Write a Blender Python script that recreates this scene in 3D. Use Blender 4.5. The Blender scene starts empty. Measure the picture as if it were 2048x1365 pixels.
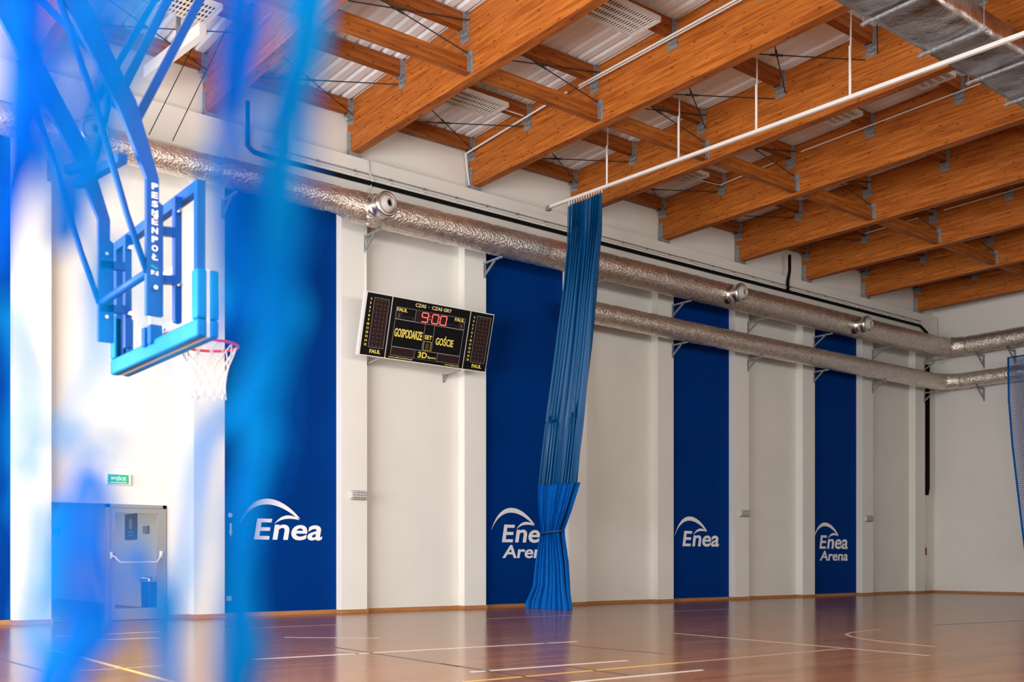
import bpy, bmesh, math, random
from mathutils import Vector, Matrix, noise
C = bpy.context.scene.collection
SC = bpy.context.scene
R = math.radians

# ------------------------------------------------------------------ camera, sky, lights, exposure
cam_d = bpy.data.cameras.new('camera'); cam = bpy.data.objects.new('camera', cam_d); C.objects.link(cam)
cam.location = (0, 0, 1.026); cam.rotation_euler = (R(90), 0, R(51.73 - 90))
cam_d.sensor_width = 36; cam_d.lens = 2058.4 / 2048 * 36
cam_d.shift_y = (1124.6 - 682.5) / 2048
cam_d.clip_start = 0.02; cam_d.clip_end = 200
cam_d.dof.use_dof = True; cam_d.dof.focus_distance = 20.0; cam_d.dof.aperture_fstop = 1.8
SC.camera = cam

world = bpy.data.worlds.new('sky'); SC.world = world; world.use_nodes = True
wn = world.node_tree.nodes; wl = world.node_tree.links
bg = wn['Background']; bg.inputs['Strength'].default_value = 0.6
bg.inputs['Color'].default_value = (0.75, 0.86, 1.0, 1)

def area(name, loc, rot, sx, sy, power, color=(1, 1, 1)):
    d = bpy.data.lights.new(name, 'AREA'); d.shape = 'RECTANGLE'; d.size = sx; d.size_y = sy
    d.energy = power; d.color = color
    o = bpy.data.objects.new(name, d); o.location = loc; o.rotation_euler = rot; C.objects.link(o); return o
# daylight through the glazing of the end wall on the left, and an added fill light in unseen high windows behind the camera
area('daylight_end_glazing', (-3.42, 9.2, 3.3), (0, R(-90), 0), 5.4, 13.5, 2350, (0.97, 0.98, 1.0))
area('fill_high_windows', (10.0, -1.9, 6.3), (R(90), 0, 0), 26.0, 2.6, 900, (1.0, 0.97, 0.91))

SC.view_settings.view_transform = 'Standard'; SC.view_settings.look = 'None'
SC.view_settings.gamma = 1.0; SC.view_settings.use_curve_mapping = False
SC.view_settings.exposure = 0.52
SC.cycles.use_denoising = True
SC.cycles.max_bounces = 8; SC.cycles.diffuse_bounces = 5; SC.cycles.glossy_bounces = 4
SC.cycles.transparent_max_bounces = 24; SC.cycles.transmission_bounces = 6
SC.cycles.caustics_reflective = False; SC.cycles.caustics_refractive = False
SC.cycles.sample_clamp_indirect = 6.0

# ------------------------------------------------------------------ materials
def mat(name, col, rough=0.6, metal=0.0, emit=None, es=1.0, alpha=None, spec=None):
    m = bpy.data.materials.new(name); m.use_nodes = True
    b = m.node_tree.nodes['Principled BSDF']
    b.inputs['Base Color'].default_value = (*col, 1); b.inputs['Roughness'].default_value = rough
    b.inputs['Metallic'].default_value = metal
    if spec is not None: b.inputs['Specular IOR Level'].default_value = spec
    if emit: b.inputs['Emission Color'].default_value = (*emit, 1); b.inputs['Emission Strength'].default_value = es
    return m
def nt(m): return m.node_tree.nodes, m.node_tree.links, m.node_tree.nodes['Principled BSDF']
def add_noise(m, c1, c2, scale=(1, 1, 1), nscale=5.0, detail=4.0, lo=0.35, hi=0.65, bump=0.0, bdist=0.01):
    n, l, b = nt(m)
    tc = n.new('ShaderNodeTexCoord'); mp = n.new('ShaderNodeMapping'); mp.inputs['Scale'].default_value = scale
    nz = n.new('ShaderNodeTexNoise'); nz.inputs['Scale'].default_value = nscale; nz.inputs['Detail'].default_value = detail
    cr = n.new('ShaderNodeValToRGB'); cr.color_ramp.elements[0].position = lo; cr.color_ramp.elements[1].position = hi
    cr.color_ramp.elements[0].color = (*c1, 1); cr.color_ramp.elements[1].color = (*c2, 1)
    l.new(tc.outputs['Object'], mp.inputs[0]); l.new(mp.outputs[0], nz.inputs['Vector'])
    l.new(nz.outputs[0], cr.inputs[0]); l.new(cr.outputs[0], b.inputs['Base Color'])
    if bump:
        bp = n.new('ShaderNodeBump'); bp.inputs['Strength'].default_value = bump; bp.inputs['Distance'].default_value = bdist
        l.new(nz.outputs[0], bp.inputs['Height']); l.new(bp.outputs[0], b.inputs['Normal'])
    return m

M = {}
M['wall'] = add_noise(mat('white_wall_paint', (.76, .73, .69), .7), (.75, .725, .665), (.79, .765, .705), nscale=.6)
M['blue_wall'] = add_noise(mat('blue_wall_paint', (.0, .03, .2), .55, spec=.02), (.0, .030, .19), (.0, .036, .215), nscale=.7)
M['logo'] = mat('white_lettering', (.86, .85, .85), .6)
M['deck'] = mat('white_steel_deck', (.86, .91, .95), .5)
M['steel'] = add_noise(mat('galvanised_steel', (.3, .31, .32), .5, .35), (.2, .21, .22), (.38, .39, .4), nscale=30)
M['darksteel'] = mat('dark_steel_rod', (.05, .045, .04), .5, .5)
M['white'] = mat('white_enamel', (.78, .75, .71), .4)
M['black'] = mat('black_plastic', (.005, .005, .006), .6, spec=.1)
M['blue'] = mat('blue_powder_coat', (.0, .062, .30), .4, spec=.2)
M['pad'] = mat('blue_padding', (.0, .16, .47), .5, spec=.15)
M['red'] = mat('red_rim_paint', (.75, .03, .02), .35)
M['netw'] = mat('white_net_cord', (.85, .84, .82), .8)
M['yellow'] = mat('yellow_print', (.85, .72, .12), .5)
M['tan_print'] = mat('cream_print', (.75, .62, .35), .5)
M['grey'] = mat('grey_metal_frame', (.26, .26, .25), .45)
M['glass'] = None
M['red_led'] = mat('lit_red_led', (.1, .0, .0), .4, emit=(1, .09, .08), es=2.2)
M['led_off'] = mat('unlit_led_panel', (.026, .011, .011), .5, spec=.15)
M['led_dot'] = mat('unlit_led_dots', (.09, .07, .07), .5)
M['green'] = mat('green_sign_face', (.0, .32, .12), .4, emit=(.0, .5, .2), es=.25)
M['sign_white'] = mat('white_sign_print', (.8, .85, .8), .5, emit=(.8, 1, .85), es=.25)
M['cream'] = mat('cream_lamp_cover', (.72, .68, .6), .35)
M['redbox'] = mat('red_call_point', (.25, .02, .02), .4)
M['dark'] = mat('dark_poster_print', (.02, .025, .03), .5)
M['arrow'] = mat('navy_arrow', (.0, .04, .16), .5)
M['bin'] = mat('blue_bin_plastic', (.0, .06, .3), .35)
M['lobbyfloor'] = mat('dark_lobby_tiles', (.05, .055, .06), .4)
M['chrome'] = mat('chrome_bolt', (.7, .7, .7), .2, 1.0)
M['reflector'] = mat('lamp_reflector', (.8, .75, .68), .35)
M['outline'] = mat('thin_grey_outline', (.32, .31, .30), .5)
M['eye'] = mat('matt_grey_nozzle_cone', (.46, .44, .41), .5)
M['cell'] = mat('shade_dark_reflector', (.10, .08, .07), .4, .2)  # dark base colour stands in for the shade inside the louvre cells
M['line_white'] = mat('white_court_line', (.78, .70, .64), .35)
M['line_yellow'] = mat('yellow_court_line', (.72, .45, .1), .35)
M['line_dim'] = mat('tan_court_line', (.52, .36, .25), .3)  # duller tan than the white and yellow lines
M['line_black'] = mat('dark_court_line', (.06, .03, .025), .35)
M['skirting'] = add_noise(mat('oak_skirting', (.40, .17, .05), .5), (.36, .15, .045), (.46, .2, .065), scale=(.6, 6, 6), nscale=4)
M['fabric'] = add_noise(mat('blue_curtain_fabric', (.0, .12, .5), .8, spec=.1), (.0, .092, .40), (.0, .115, .46), nscale=8)

# glued laminated timber: boards, long grain, knots
def glulam(name, tint, dk):
    m = mat(name, (.5, .16, .03), .5, spec=.25); n, l, b = nt(m)
    tc = n.new('ShaderNodeTexCoord')
    mp = n.new('ShaderNodeMapping'); mp.inputs['Scale'].default_value = (5, .6, 14) if tint[0] == 'y' else (.6, 5, 14)
    nz = n.new('ShaderNodeTexNoise'); nz.inputs['Scale'].default_value = 1.6; nz.inputs['Detail'].default_value = 6; nz.inputs['Roughness'].default_value = .65
    cr = n.new('ShaderNodeValToRGB'); e = cr.color_ramp.elements
    e[0].position = .34; e[0].color = (.27 * dk, .058 * dk, .006 * dk, 1); e[1].position = .66; e[1].color = (.58 * dk, .185 * dk, .03 * dk, 1)
    l.new(tc.outputs['Object'], mp.inputs[0]); l.new(mp.outputs[0], nz.inputs['Vector']); l.new(nz.outputs[0], cr.inputs[0])
    # knots
    mk = n.new('ShaderNodeMapping'); mk.inputs['Scale'].default_value = (6, 4.4, 11) if tint[0] == 'y' else (4.4, 6, 11)
    vo = n.new('ShaderNodeTexVoronoi'); vo.inputs['Scale'].default_value = 1.0
    l.new(tc.outputs['Object'], mk.inputs[0]); l.new(mk.outputs[0], vo.inputs['Vector'])
    kr = n.new('ShaderNodeValToRGB'); k = kr.color_ramp.elements
    k[0].position = .10; k[0].color = (.3, .26, .24, 1); k[1].position = .2; k[1].color = (1, 1, 1, 1)
    l.new(vo.outputs['Distance'], kr.inputs[0])
    mx = n.new('ShaderNodeMix'); mx.data_type = 'RGBA'; mx.blend_type = 'MULTIPLY'; mx.inputs[0].default_value = .85
    l.new(cr.outputs[0], mx.inputs[6]); l.new(kr.outputs[0], mx.inputs[7])
    # lamella joints every 40 mm
    sx = n.new('ShaderNodeSeparateXYZ'); l.new(tc.outputs['Object'], sx.inputs[0])
    md = n.new('ShaderNodeMath'); md.operation = 'PINGPONG'; md.inputs[1].default_value = .02; l.new(sx.outputs['Z'], md.inputs[0])
    jr = n.new('ShaderNodeValToRGB'); j = jr.color_ramp.elements
    j[0].position = .0; j[0].color = (.78, .74, .7, 1); j[1].position = .0022; j[1].color = (1, 1, 1, 1)
    l.new(md.outputs[0], jr.inputs[0])
    m2 = n.new('ShaderNodeMix'); m2.data_type = 'RGBA'; m2.blend_type = 'MULTIPLY'; m2.inputs[0].default_value = 1.0
    l.new(mx.outputs[2], m2.inputs[6]); l.new(jr.outputs[0], m2.inputs[7]); l.new(m2.outputs[2], b.inputs['Base Color'])
    return m
M['beam'] = glulam('glulam_along_beam', 'y', 1.0); M['purlin'] = glulam('timber_along_purlin', 'x', .78)

# polished strip parquet
def parquet():
    m = mat('polished_parquet', (.3, .14, .06), .17, spec=.16); n, l, b = nt(m)
    tc = n.new('ShaderNodeTexCoord'); br = n.new('ShaderNodeTexBrick')
    br.inputs['Scale'].default_value = 1.0; br.inputs['Brick Width'].default_value = 1.9; br.inputs['Row Height'].default_value = .13
    br.inputs['Mortar Size'].default_value = .004; br.inputs['Mortar Smooth'].default_value = .3; br.offset = .43
    br.inputs['Color1'].default_value = (.29, .115, .036, 1); br.inputs['Color2'].default_value = (.205, .08, .022, 1); br.inputs['Mortar'].default_value = (.11, .045, .02, 1)
    l.new(tc.outputs['Object'], br.inputs['Vector'])
    mp = n.new('ShaderNodeMapping'); mp.inputs['Scale'].default_value = (.5, 12, 1); l.new(tc.outputs['Object'], mp.inputs[0])
    nz = n.new('ShaderNodeTexNoise'); nz.inputs['Scale'].default_value = 2.5; nz.inputs['Detail'].default_value = 5; l.new(mp.outputs[0], nz.inputs['Vector'])
    mx = n.new('ShaderNodeMix'); mx.data_type = 'RGBA'; mx.blend_type = 'OVERLAY'; mx.inputs[0].default_value = .35
    l.new(br.outputs['Color'], mx.inputs[6]); l.new(nz.outputs[0], mx.inputs[7]); l.new(mx.outputs[2], b.inputs['Base Color'])
    rr = n.new('ShaderNodeMapRange'); rr.inputs[3].default_value = .13; rr.inputs[4].default_value = .22; l.new(nz.outputs[0], rr.inputs[0]); l.new(rr.outputs[0], b.inputs['Roughness'])
    return m
M['floor'] = parquet()

def foil(name, lo, hi, r0, r1, s1=8, s2=22, bs=.42, bd=.03):
    m = mat(name, (.7, .67, .63), .3, 1.0); n, l, b = nt(m)
    tc = n.new('ShaderNodeTexCoord')
    nz = n.new('ShaderNodeTexNoise'); nz.inputs['Scale'].default_value = s1; nz.inputs['Detail'].default_value = 7; nz.inputs['Roughness'].default_value = .7
    l.new(tc.outputs['Object'], nz.inputs['Vector'])
    vo = n.new('ShaderNodeTexVoronoi'); vo.inputs['Scale'].default_value = s2; l.new(tc.outputs['Object'], vo.inputs['Vector'])
    ad = n.new('ShaderNodeMath'); ad.operation = 'ADD'; l.new(nz.outputs[0], ad.inputs[0]); l.new(vo.outputs['Distance'], ad.inputs[1])
    bp = n.new('ShaderNodeBump'); bp.inputs['Strength'].default_value = bs; bp.inputs['Distance'].default_value = bd
    l.new(ad.outputs[0], bp.inputs['Height']); l.new(bp.outputs[0], b.inputs['Normal'])
    cr = n.new('ShaderNodeValToRGB'); cr.color_ramp.elements[0].color = (*lo, 1); cr.color_ramp.elements[1].color = (*hi, 1)
    cr.color_ramp.elements[0].position = .3; cr.color_ramp.elements[1].position = .7
    l.new(nz.outputs[0], cr.inputs[0]); l.new(cr.outputs[0], b.inputs['Base Color'])
    rr = n.new('ShaderNodeMapRange'); rr.inputs[3].default_value = r0; rr.inputs[4].default_value = r1
    l.new(nz.outputs[0], rr.inputs[0]); l.new(rr.outputs[0], b.inputs['Roughness'])
    return m
M['foil'] = foil('crinkled_foil', (.60, .53, .46), (.90, .84, .77), .32, .52)
M['foil_dark'] = foil('dull_foil_wrap', (.42, .38, .37), (.72, .69, .68), .16, .34, 3, 2.2, .5, .06)
M['nozzle'] = mat('brushed_aluminium', (.72, .69, .65), .28, 1.0)

def glassy(name):
    m = bpy.data.materials.new(name); m.use_nodes = True; n = m.node_tree.nodes; l = m.node_tree.links
    n.remove(n['Principled BSDF']); out = n['Material Output']
    tr = n.new('ShaderNodeBsdfTransparent'); tr.inputs[0].default_value = (.97, .98, .98, 1)
    gl = n.new('ShaderNodeBsdfGlossy'); gl.inputs['Roughness'].default_value = .03
    mx = n.new('ShaderNodeMixShader'); mx.inputs[0].default_value = .05; l.new(tr.outputs[0], mx.inputs[1]); l.new(gl.outputs[0], mx.inputs[2])
    l.new(mx.outputs[0], out.inputs[0]); return m
M['glass'] = glassy('clear_glass')

# fine netting: woven grid of cords with open holes, in the cloth's own surface coordinates (UV in metres)
def netting(name, col, pitch, cord, extra=0.0, gloss=.5, streak=0.0):
    m = bpy.data.materials.new(name); m.use_nodes = True; n = m.node_tree.nodes; l = m.node_tree.links
    b = n['Principled BSDF']; out = n['Material Output']
    b.inputs['Base Color'].default_value = (*col, 1); b.inputs['Roughness'].default_value = gloss
    uv = n.new('ShaderNodeUVMap'); sp = n.new('ShaderNodeSeparateXYZ'); l.new(uv.outputs[0], sp.inputs[0])
    parts = []
    for ax in ('X', 'Y'):
        pp = n.new('ShaderNodeMath'); pp.operation = 'PINGPONG'; pp.inputs[1].default_value = pitch / 2; l.new(sp.outputs[ax], pp.inputs[0])
        lt = n.new('ShaderNodeMath'); lt.operation = 'LESS_THAN'; lt.inputs[1].default_value = cord / 2; l.new(pp.outputs[0], lt.inputs[0]); parts.append(lt)
    mx = n.new('ShaderNodeMath'); mx.operation = 'MAXIMUM'; l.new(parts[0].outputs[0], mx.inputs[0]); l.new(parts[1].outputs[0], mx.inputs[1])
    m3 = n.new('ShaderNodeMath'); m3.operation = 'MAXIMUM'; m3.inputs[1].default_value = extra; l.new(mx.outputs[0], m3.inputs[0])
    tl = n.new('ShaderNodeBsdfTranslucent'); tl.inputs[0].default_value = (*col, 1)
    ms = n.new('ShaderNodeMixShader'); ms.inputs[0].default_value = .35; l.new(b.outputs[0], ms.inputs[1]); l.new(tl.outputs[0], ms.inputs[2])
    tr = n.new('ShaderNodeBsdfTransparent')
    mm = n.new('ShaderNodeMixShader'); l.new(m3.outputs[0], mm.inputs[0]); l.new(tr.outputs[0], mm.inputs[1]); l.new(ms.outputs[0], mm.inputs[2])
    l.new(mm.outputs[0], out.inputs[0]); return m
M['netting'] = netting('blue_divider_netting', (.0, .115, .33), .045, .018, .72, .35)
M['endnet'] = netting('blue_end_netting', (.0, .10, .42), .06, .014, 0.0, .5)
def cordmat():
    m = bpy.data.materials.new('bright_blue_cord'); m.use_nodes = True; n = m.node_tree.nodes; l = m.node_tree.links
    b = n['Principled BSDF']; out = n['Material Output']
    oi = n.new('ShaderNodeVertexColor'); oi.layer_name = 'cord_tone'
    cr = n.new('ShaderNodeValToRGB'); cr.color_ramp.elements[0].color = (.0, .34, .9, 1); cr.color_ramp.elements[1].color = (.01, .72, 1.0, 1)
    l.new(oi.outputs[0], cr.inputs[0]); l.new(cr.outputs[0], b.inputs['Base Color']); b.inputs['Roughness'].default_value = .7; b.inputs['Specular IOR Level'].default_value = .05
    tl = n.new('ShaderNodeBsdfTranslucent'); l.new(cr.outputs[0], tl.inputs[0])
    ms = n.new('ShaderNodeMixShader'); ms.inputs[0].default_value = .75; l.new(b.outputs[0], ms.inputs[1]); l.new(tl.outputs[0], ms.inputs[2])
    l.new(ms.outputs[0], out.inputs[0]); return m
M['cord'] = cordmat()

# ------------------------------------------------------------------ mesh helpers
ORIG = {}
class MB:
    def __init__(s): s.v = []; s.f = []; s.uv = None
    def box(s, x0, x1, y0, y1, z0, z1):
        a = len(s.v)
        s.v += [(x0, y0, z0), (x1, y0, z0), (x1, y1, z0), (x0, y1, z0), (x0, y0, z1), (x1, y0, z1), (x1, y1, z1), (x0, y1, z1)]
        s.f += [tuple(a + i for i in q) for q in ((0, 3, 2, 1), (4, 5, 6, 7), (0, 1, 5, 4), (1, 2, 6, 5), (2, 3, 7, 6), (3, 0, 4, 7))]; return s
    def bar(s, p0, p1, w, h, up=(0, 0, 1)):                       # rectangular bar between two points
        p0 = Vector(p0); p1 = Vector(p1); d = (p1 - p0).normalized(); u = Vector(up)
        if abs(d.dot(u)) > .98: u = Vector((1, 0, 0))
        sd = d.cross(u).normalized(); u = sd.cross(d).normalized(); a = len(s.v)
        for p in (p0, p1):
            for q, t in ((-1, -1), (1, -1), (1, 1), (-1, 1)): s.v.append(tuple(p + sd * (q * w / 2) + u * (t * h / 2)))
        s.f += [(a + 3, a + 2, a + 1, a), (a + 4, a + 5, a + 6, a + 7)] + [(a + i, a + (i + 1) % 4, a + 4 + (i + 1) % 4, a + 4 + i) for i in range(4)]; return s
    def tube(s, pts, r, n=8, cap=True, closed=False):
        pts = [Vector(p) for p in pts]; a = len(s.v); N = len(pts); rs = r if isinstance(r, (list, tuple)) else [r] * N
        ref = None
        for i, p in enumerate(pts):
            d = ((pts[(i + 1) % N] if (closed or i < N - 1) else p) - (pts[i - 1] if (closed or i > 0) else p)).normalized()
            if ref is None: ref = d.orthogonal().normalized()
            ref = (ref - d * ref.dot(d)); ref = ref.normalized() if ref.length > 1e-6 else d.orthogonal().normalized()
            sd = d.cross(ref)
            for k in range(n):
                t = 2 * math.pi * k / n; s.v.append(tuple(p + (ref * math.cos(t) + sd * math.sin(t)) * rs[i]))
        for i in range(N if closed else N - 1):
            b0 = a + i * n; b1 = a + ((i + 1) % N) * n
            for k in range(n): s.f.append((b0 + k, b0 + (k + 1) % n, b1 + (k + 1) % n, b1 + k))
        if cap and not closed:
            s.f.append(tuple(a + n - 1 - k for k in range(n))); s.f.append(tuple(a + (N - 1) * n + k for k in range(n)))
        return s
    def poly(s, pts, d):                                            # extruded polygon, d = extrusion vector
        a = len(s.v); n = len(pts); d = Vector(d)
        s.v += [tuple(p) for p in pts] + [tuple(Vector(p) + d) for p in pts]
        s.f += [tuple(a + n - 1 - i for i in range(n)), tuple(a + n + i for i in range(n))] + [(a + i, a + (i + 1) % n, a + n + (i + 1) % n, a + n + i) for i in range(n)]; return s
    def lathe(s, prof, c, ax, n=28):                               # profile (dist along axis, radius)
        ax = Vector(ax).normalized(); u = ax.orthogonal().normalized(); w = ax.cross(u); c = Vector(c); a = len(s.v)
        for t, r in prof:
            for k in range(n):
                q = 2 * math.pi * k / n; s.v.append(tuple(c + ax * t + (u * math.cos(q) + w * math.sin(q)) * r))
        for i in range(len(prof) - 1):
            for k in range(n): s.f.append((a + i * n + k, a + i * n + (k + 1) % n, a + (i + 1) * n + (k + 1) % n, a + (i + 1) * n + k))
        return s
    def raw(s, me, f):                                              # add a mesh's faces with a point map
        a = len(s.v); s.v += [tuple(f(v.co)) for v in me.vertices]; s.f += [tuple(a + i for i in p.vertices) for p in me.polygons]; return s
    def build(s, name, m, parent=None, smooth=False, loc=None, fix=True):
        if parent is not None: o0 = ORIG[parent.name]
        else:
            if loc is None:
                xs = [v[0] for v in s.v]; ys = [v[1] for v in s.v]; zs = [v[2] for v in s.v]
                loc = ((min(xs) + max(xs)) / 2, (min(ys) + max(ys)) / 2, min(zs))
            o0 = Vector(loc)
        me = bpy.data.meshes.new(name); me.from_pydata([(v[0] - o0[0], v[1] - o0[1], v[2] - o0[2]) for v in s.v], [], s.f)
        if s.uv:
            ul = me.uv_layers.new(name='UVMap')
            for lp in me.loops: ul.data[lp.index].uv = s.uv[lp.vertex_index]
        if fix:
            bm = bmesh.new(); bm.from_mesh(me); bmesh.ops.recalc_face_normals(bm, faces=bm.faces); bm.to_mesh(me); bm.free()
        if smooth:
            for p in me.polygons: p.use_smooth = True
        me.materials.append(m); o = bpy.data.objects.new(name, me); C.objects.link(o)
        if parent is not None: o.parent = parent; ORIG[o.name] = o0
        else: o.location = o0; ORIG[o.name] = o0
        return o
def tag(o, label=None, cat=None, group=None, kind=None):
    for k, v in (('label', label), ('category', cat), ('group', group), ('kind', kind)):
        if v: o[k] = v
    return o
def empty(name, loc, label, cat, group=None):
    o = bpy.data.objects.new(name, None); o.empty_display_size = .1; C.objects.link(o); o.location = loc; ORIG[o.name] = Vector(loc)
    return tag(o, label, cat, group)
def copy_tree(o, loc, label=None, group=None):
    c = o.copy(); C.objects.link(c); c.location = loc; ORIG[c.name] = Vector(loc)
    if label: c['label'] = label
    for ch in list(o.children):
        d = ch.copy(); C.objects.link(d); d.parent = c
        for g in list(ch.children):
            e = g.copy(); C.objects.link(e); e.parent = d
    return c
def struct(o, label=None): return tag(o, label, None, None, 'structure')

def text_mesh(body, w=None, h=None, shear=0.0, off=0.0, ext=.004):
    cu = bpy.data.curves.new('text', 'FONT'); cu.body = body; cu.size = 1; cu.shear = shear; cu.offset = off; cu.extrude = 0; cu.resolution_u = 4
    o = bpy.data.objects.new('text', cu); C.objects.link(o)
    dg = bpy.context.evaluated_depsgraph_get(); me = bpy.data.meshes.new_from_object(o.evaluated_get(dg))
    bpy.data.objects.remove(o); bpy.data.curves.remove(cu)
    bm = bmesh.new(); bm.from_mesh(me)
    xs = [v.co.x for v in bm.verts]; ys = [v.co.y for v in bm.verts]; x0, x1, y0, y1 = min(xs), max(xs), min(ys), max(ys)
    sx = w / (x1 - x0) if w else None; sy = h / (y1 - y0) if h else None
    sx = sx or sy; sy = sy or sx
    for v in bm.verts: v.co.x = (v.co.x - x0) * sx; v.co.y = (v.co.y - y0) * sy; v.co.z = 0
    if ext:
        r = bmesh.ops.extrude_face_region(bm, geom=bm.faces[:])
        for v in [g for g in r['geom'] if isinstance(g, bmesh.types.BMVert)]: v.co.z = ext
    bm.to_mesh(me); bm.free(); return me

# ------------------------------------------------------------------ dimensions of the hall
YF, YW = 18.13, 18.35          # front of the pilasters, wall behind them
XL, XR, YN = -3.5, 32.45, -2.0
ZB, ZC = 8.48, 9.15            # underside and top of the ring beam
PX = lambda k: 4.575 + 3.0 * k # right edge of pilaster k
BX = lambda k: 4.24 + 3.0 * k  # left face of roof beam k
PW, BW = .58, .20
ZBB = 9.24                     # underside of roof beams
def ztop(y): return 10.27 + (18.2 - y) * .021
ROW = [18.2, 16.25, 14.27, 12.28, 10.33, 8.36, 6.4]
ORD = ['first', 'second', 'third', 'fourth', 'fifth', 'sixth', 'seventh', 'eighth', 'ninth', 'tenth', 'eleventh']

# ------------------------------------------------------------------ setting
floor = MB().box(XL, XR, YN, YW, -.12, 0).build('floor', M['floor'], loc=(0, 0, 0)); struct(floor)
mb = MB(); dx0, dx1, dz = 4.60, 6.58, 2.035
mb.box(XL - .3, dx0, YW, YW + .22, -.12, 10.9); mb.box(dx1, XR + .3, YW, YW + .22, -.12, 10.9); mb.box(dx0, dx1, YW, YW + .22, dz, 10.9)
wall_b = mb.build('wall_back', M['wall'], loc=(0, 0, 0)); struct(wall_b)
MBr = MB().box(XR, XR + .25, YN - .25, YW, -.12, 10.9).build('wall_right', M['wall'], loc=(0, 0, 0)); struct(MBr)
# near wall behind the camera with a band of high windows added for the fill light
mb = MB(); mb.box(XL - .25, XR, YN - .25, YN, -.12, 4.9); mb.box(XL - .25, XR, YN - .25, YN, 7.7, 10.9); mb.box(23.2, XR, YN - .25, YN, 4.9, 7.7); mb.box(XL - .25, -3.1, YN - .25, YN, 4.9, 7.7)
struct(mb.build('wall_front', M['wall'], loc=(0, 0, 0)))
mb = MB()
for i in range(12): x = -3.1 + 2.39 * i; mb.box(x - .04, x + .04, YN - .2, YN - .08, 4.9, 7.7)
for z in (4.94, 6.3, 7.66): mb.box(-3.1, 23.2, YN - .2, YN - .08, z - .04, z + .04)
w1 = mb.build('window_1', M['grey']); struct(w1)
# end wall on the left with tall glazing
mb = MB(); mb.box(XL - .25, XL, YN, 2.4, -.12, 10.9); mb.box(XL - .25, XL, 16, YW, -.12, 10.9); mb.box(XL - .25, XL, 2.4, 16, -.12, .55); mb.box(XL - .25, XL, 2.4, 16, 6.05, 10.9)
struct(mb.build('wall_left', M['wall'], loc=(0, 0, 0)))
mb = MB()
for i in range(9): y = 2.4 + 1.7 * i; mb.box(XL - .2, XL - .08, y - .04, y + .04, .55, 6.05)
for z in (.59, 2.4, 4.2, 6.01): mb.box(XL - .2, XL - .08, 2.4, 16, z - .04, z + .04)
w2 = mb.build('window_2', M['grey']); struct(w2)
# steel deck, ribs parallel with the beams
mb = MB(); prof = []; x = XL - .2; p = .25
while x < XR + .3:
    prof += [(x, .0), (x + .135, .0), (x + .16, .065), (x + .225, .065)]; x += p
ys = (YN - .2, YW + .2)
for (px_, pz) in prof:
    for y in ys: mb.v.append((px_, y, ztop(y) + pz))
for i in range(len(prof) - 1): a = 2 * i; mb.f.append((a, a + 2, a + 3, a + 1))
struct(mb.build('ceiling', M['deck'], loc=(0, 0, 0)))
# ring beam and pilasters
struct(MB().box(XL, XR - .12, YF, YW, ZB, ZC).build('trim_1', M['wall'], loc=(0, 0, 0)), 'white ring beam along the top of the long wall')
mbp = MB().box(-PW, 0, YF, YW, 0, ZB); pil = None
for k in range(-1, 10):
    if pil is None: pil = mbp.build('pilaster', M['wall'], loc=(0, 0, 0)); o = pil
    else: o = pil.copy(); C.objects.link(o)
    o.location = (PX(k), 0, 0); struct(o)
# blue bays
for k in (-2, -1, 1, 3, 5, 7):
    if k == -2: continue
    b = MB().box(PX(k), PX(k + 1) - PW, YW - .006, YW, 0, ZB).build('blue_wall_bay', M['blue_wall'])
    struct(b)
# skirting
mb = MB(); t = .022; hS = .075
for k in range(-1, 10):
    mb.box(PX(k) - PW - t, PX(k) + t, YF - t, YF, 0, hS); mb.box(PX(k) - PW - t, PX(k) - PW, YF, YW, 0, hS); mb.box(PX(k), PX(k) + t, YF, YW, 0, hS)
    if k == 0: mb.box(dx1, PX(1) - PW, YW - t - .006, YW - .006, 0, hS)
    elif k < 9: mb.box(PX(k), PX(k + 1) - PW, YW - t - .006, YW - .006, 0, hS)
mb.box(PX(9), XR, YW - t, YW, 0, hS)
struct(mb.build('baseboard_back', M['skirting'], loc=(0, 0, 0)))
struct(MB().box(XR - t, XR, YN, YW - t, 0, hS).build('baseboard_right', M['skirting'], loc=(0, 0, 0)))
# lobby behind the long wall
struct(MB().box(2.6, 8.2, YW + .22, 34, -.12, -.002).build('lobby_floor', M['lobbyfloor'], loc=(0, 0, 0)))
struct(MB().box(7.85, 8.05, YW + .22, 34, 0, 2.7).build('lobby_side_wall', M['wall'], loc=(0, 0, 0)))
struct(MB().box(2.4, 2.6, YW + .22, 34, 0, 2.7).build('lobby_far_side_wall', M['wall'], loc=(0, 0, 0)))
struct(MB().box(2.6, 7.85, 33.8, 34, 0, 2.7).build('lobby_end_wall', M['wall'], loc=(0, 0, 0)))
struct(MB().box(2.4, 8.2, YW + .22, 34, 2.7, 2.8).build('lobby_ceiling', M['wall'], loc=(0, 0, 0)))
area('added_lobby_fill', (5.4, 24, 2.66), (0, 0, 0), 1.2, 9, 140, (1, .97, .92))  # added fill light without a fitting, brightens the lobby

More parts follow.
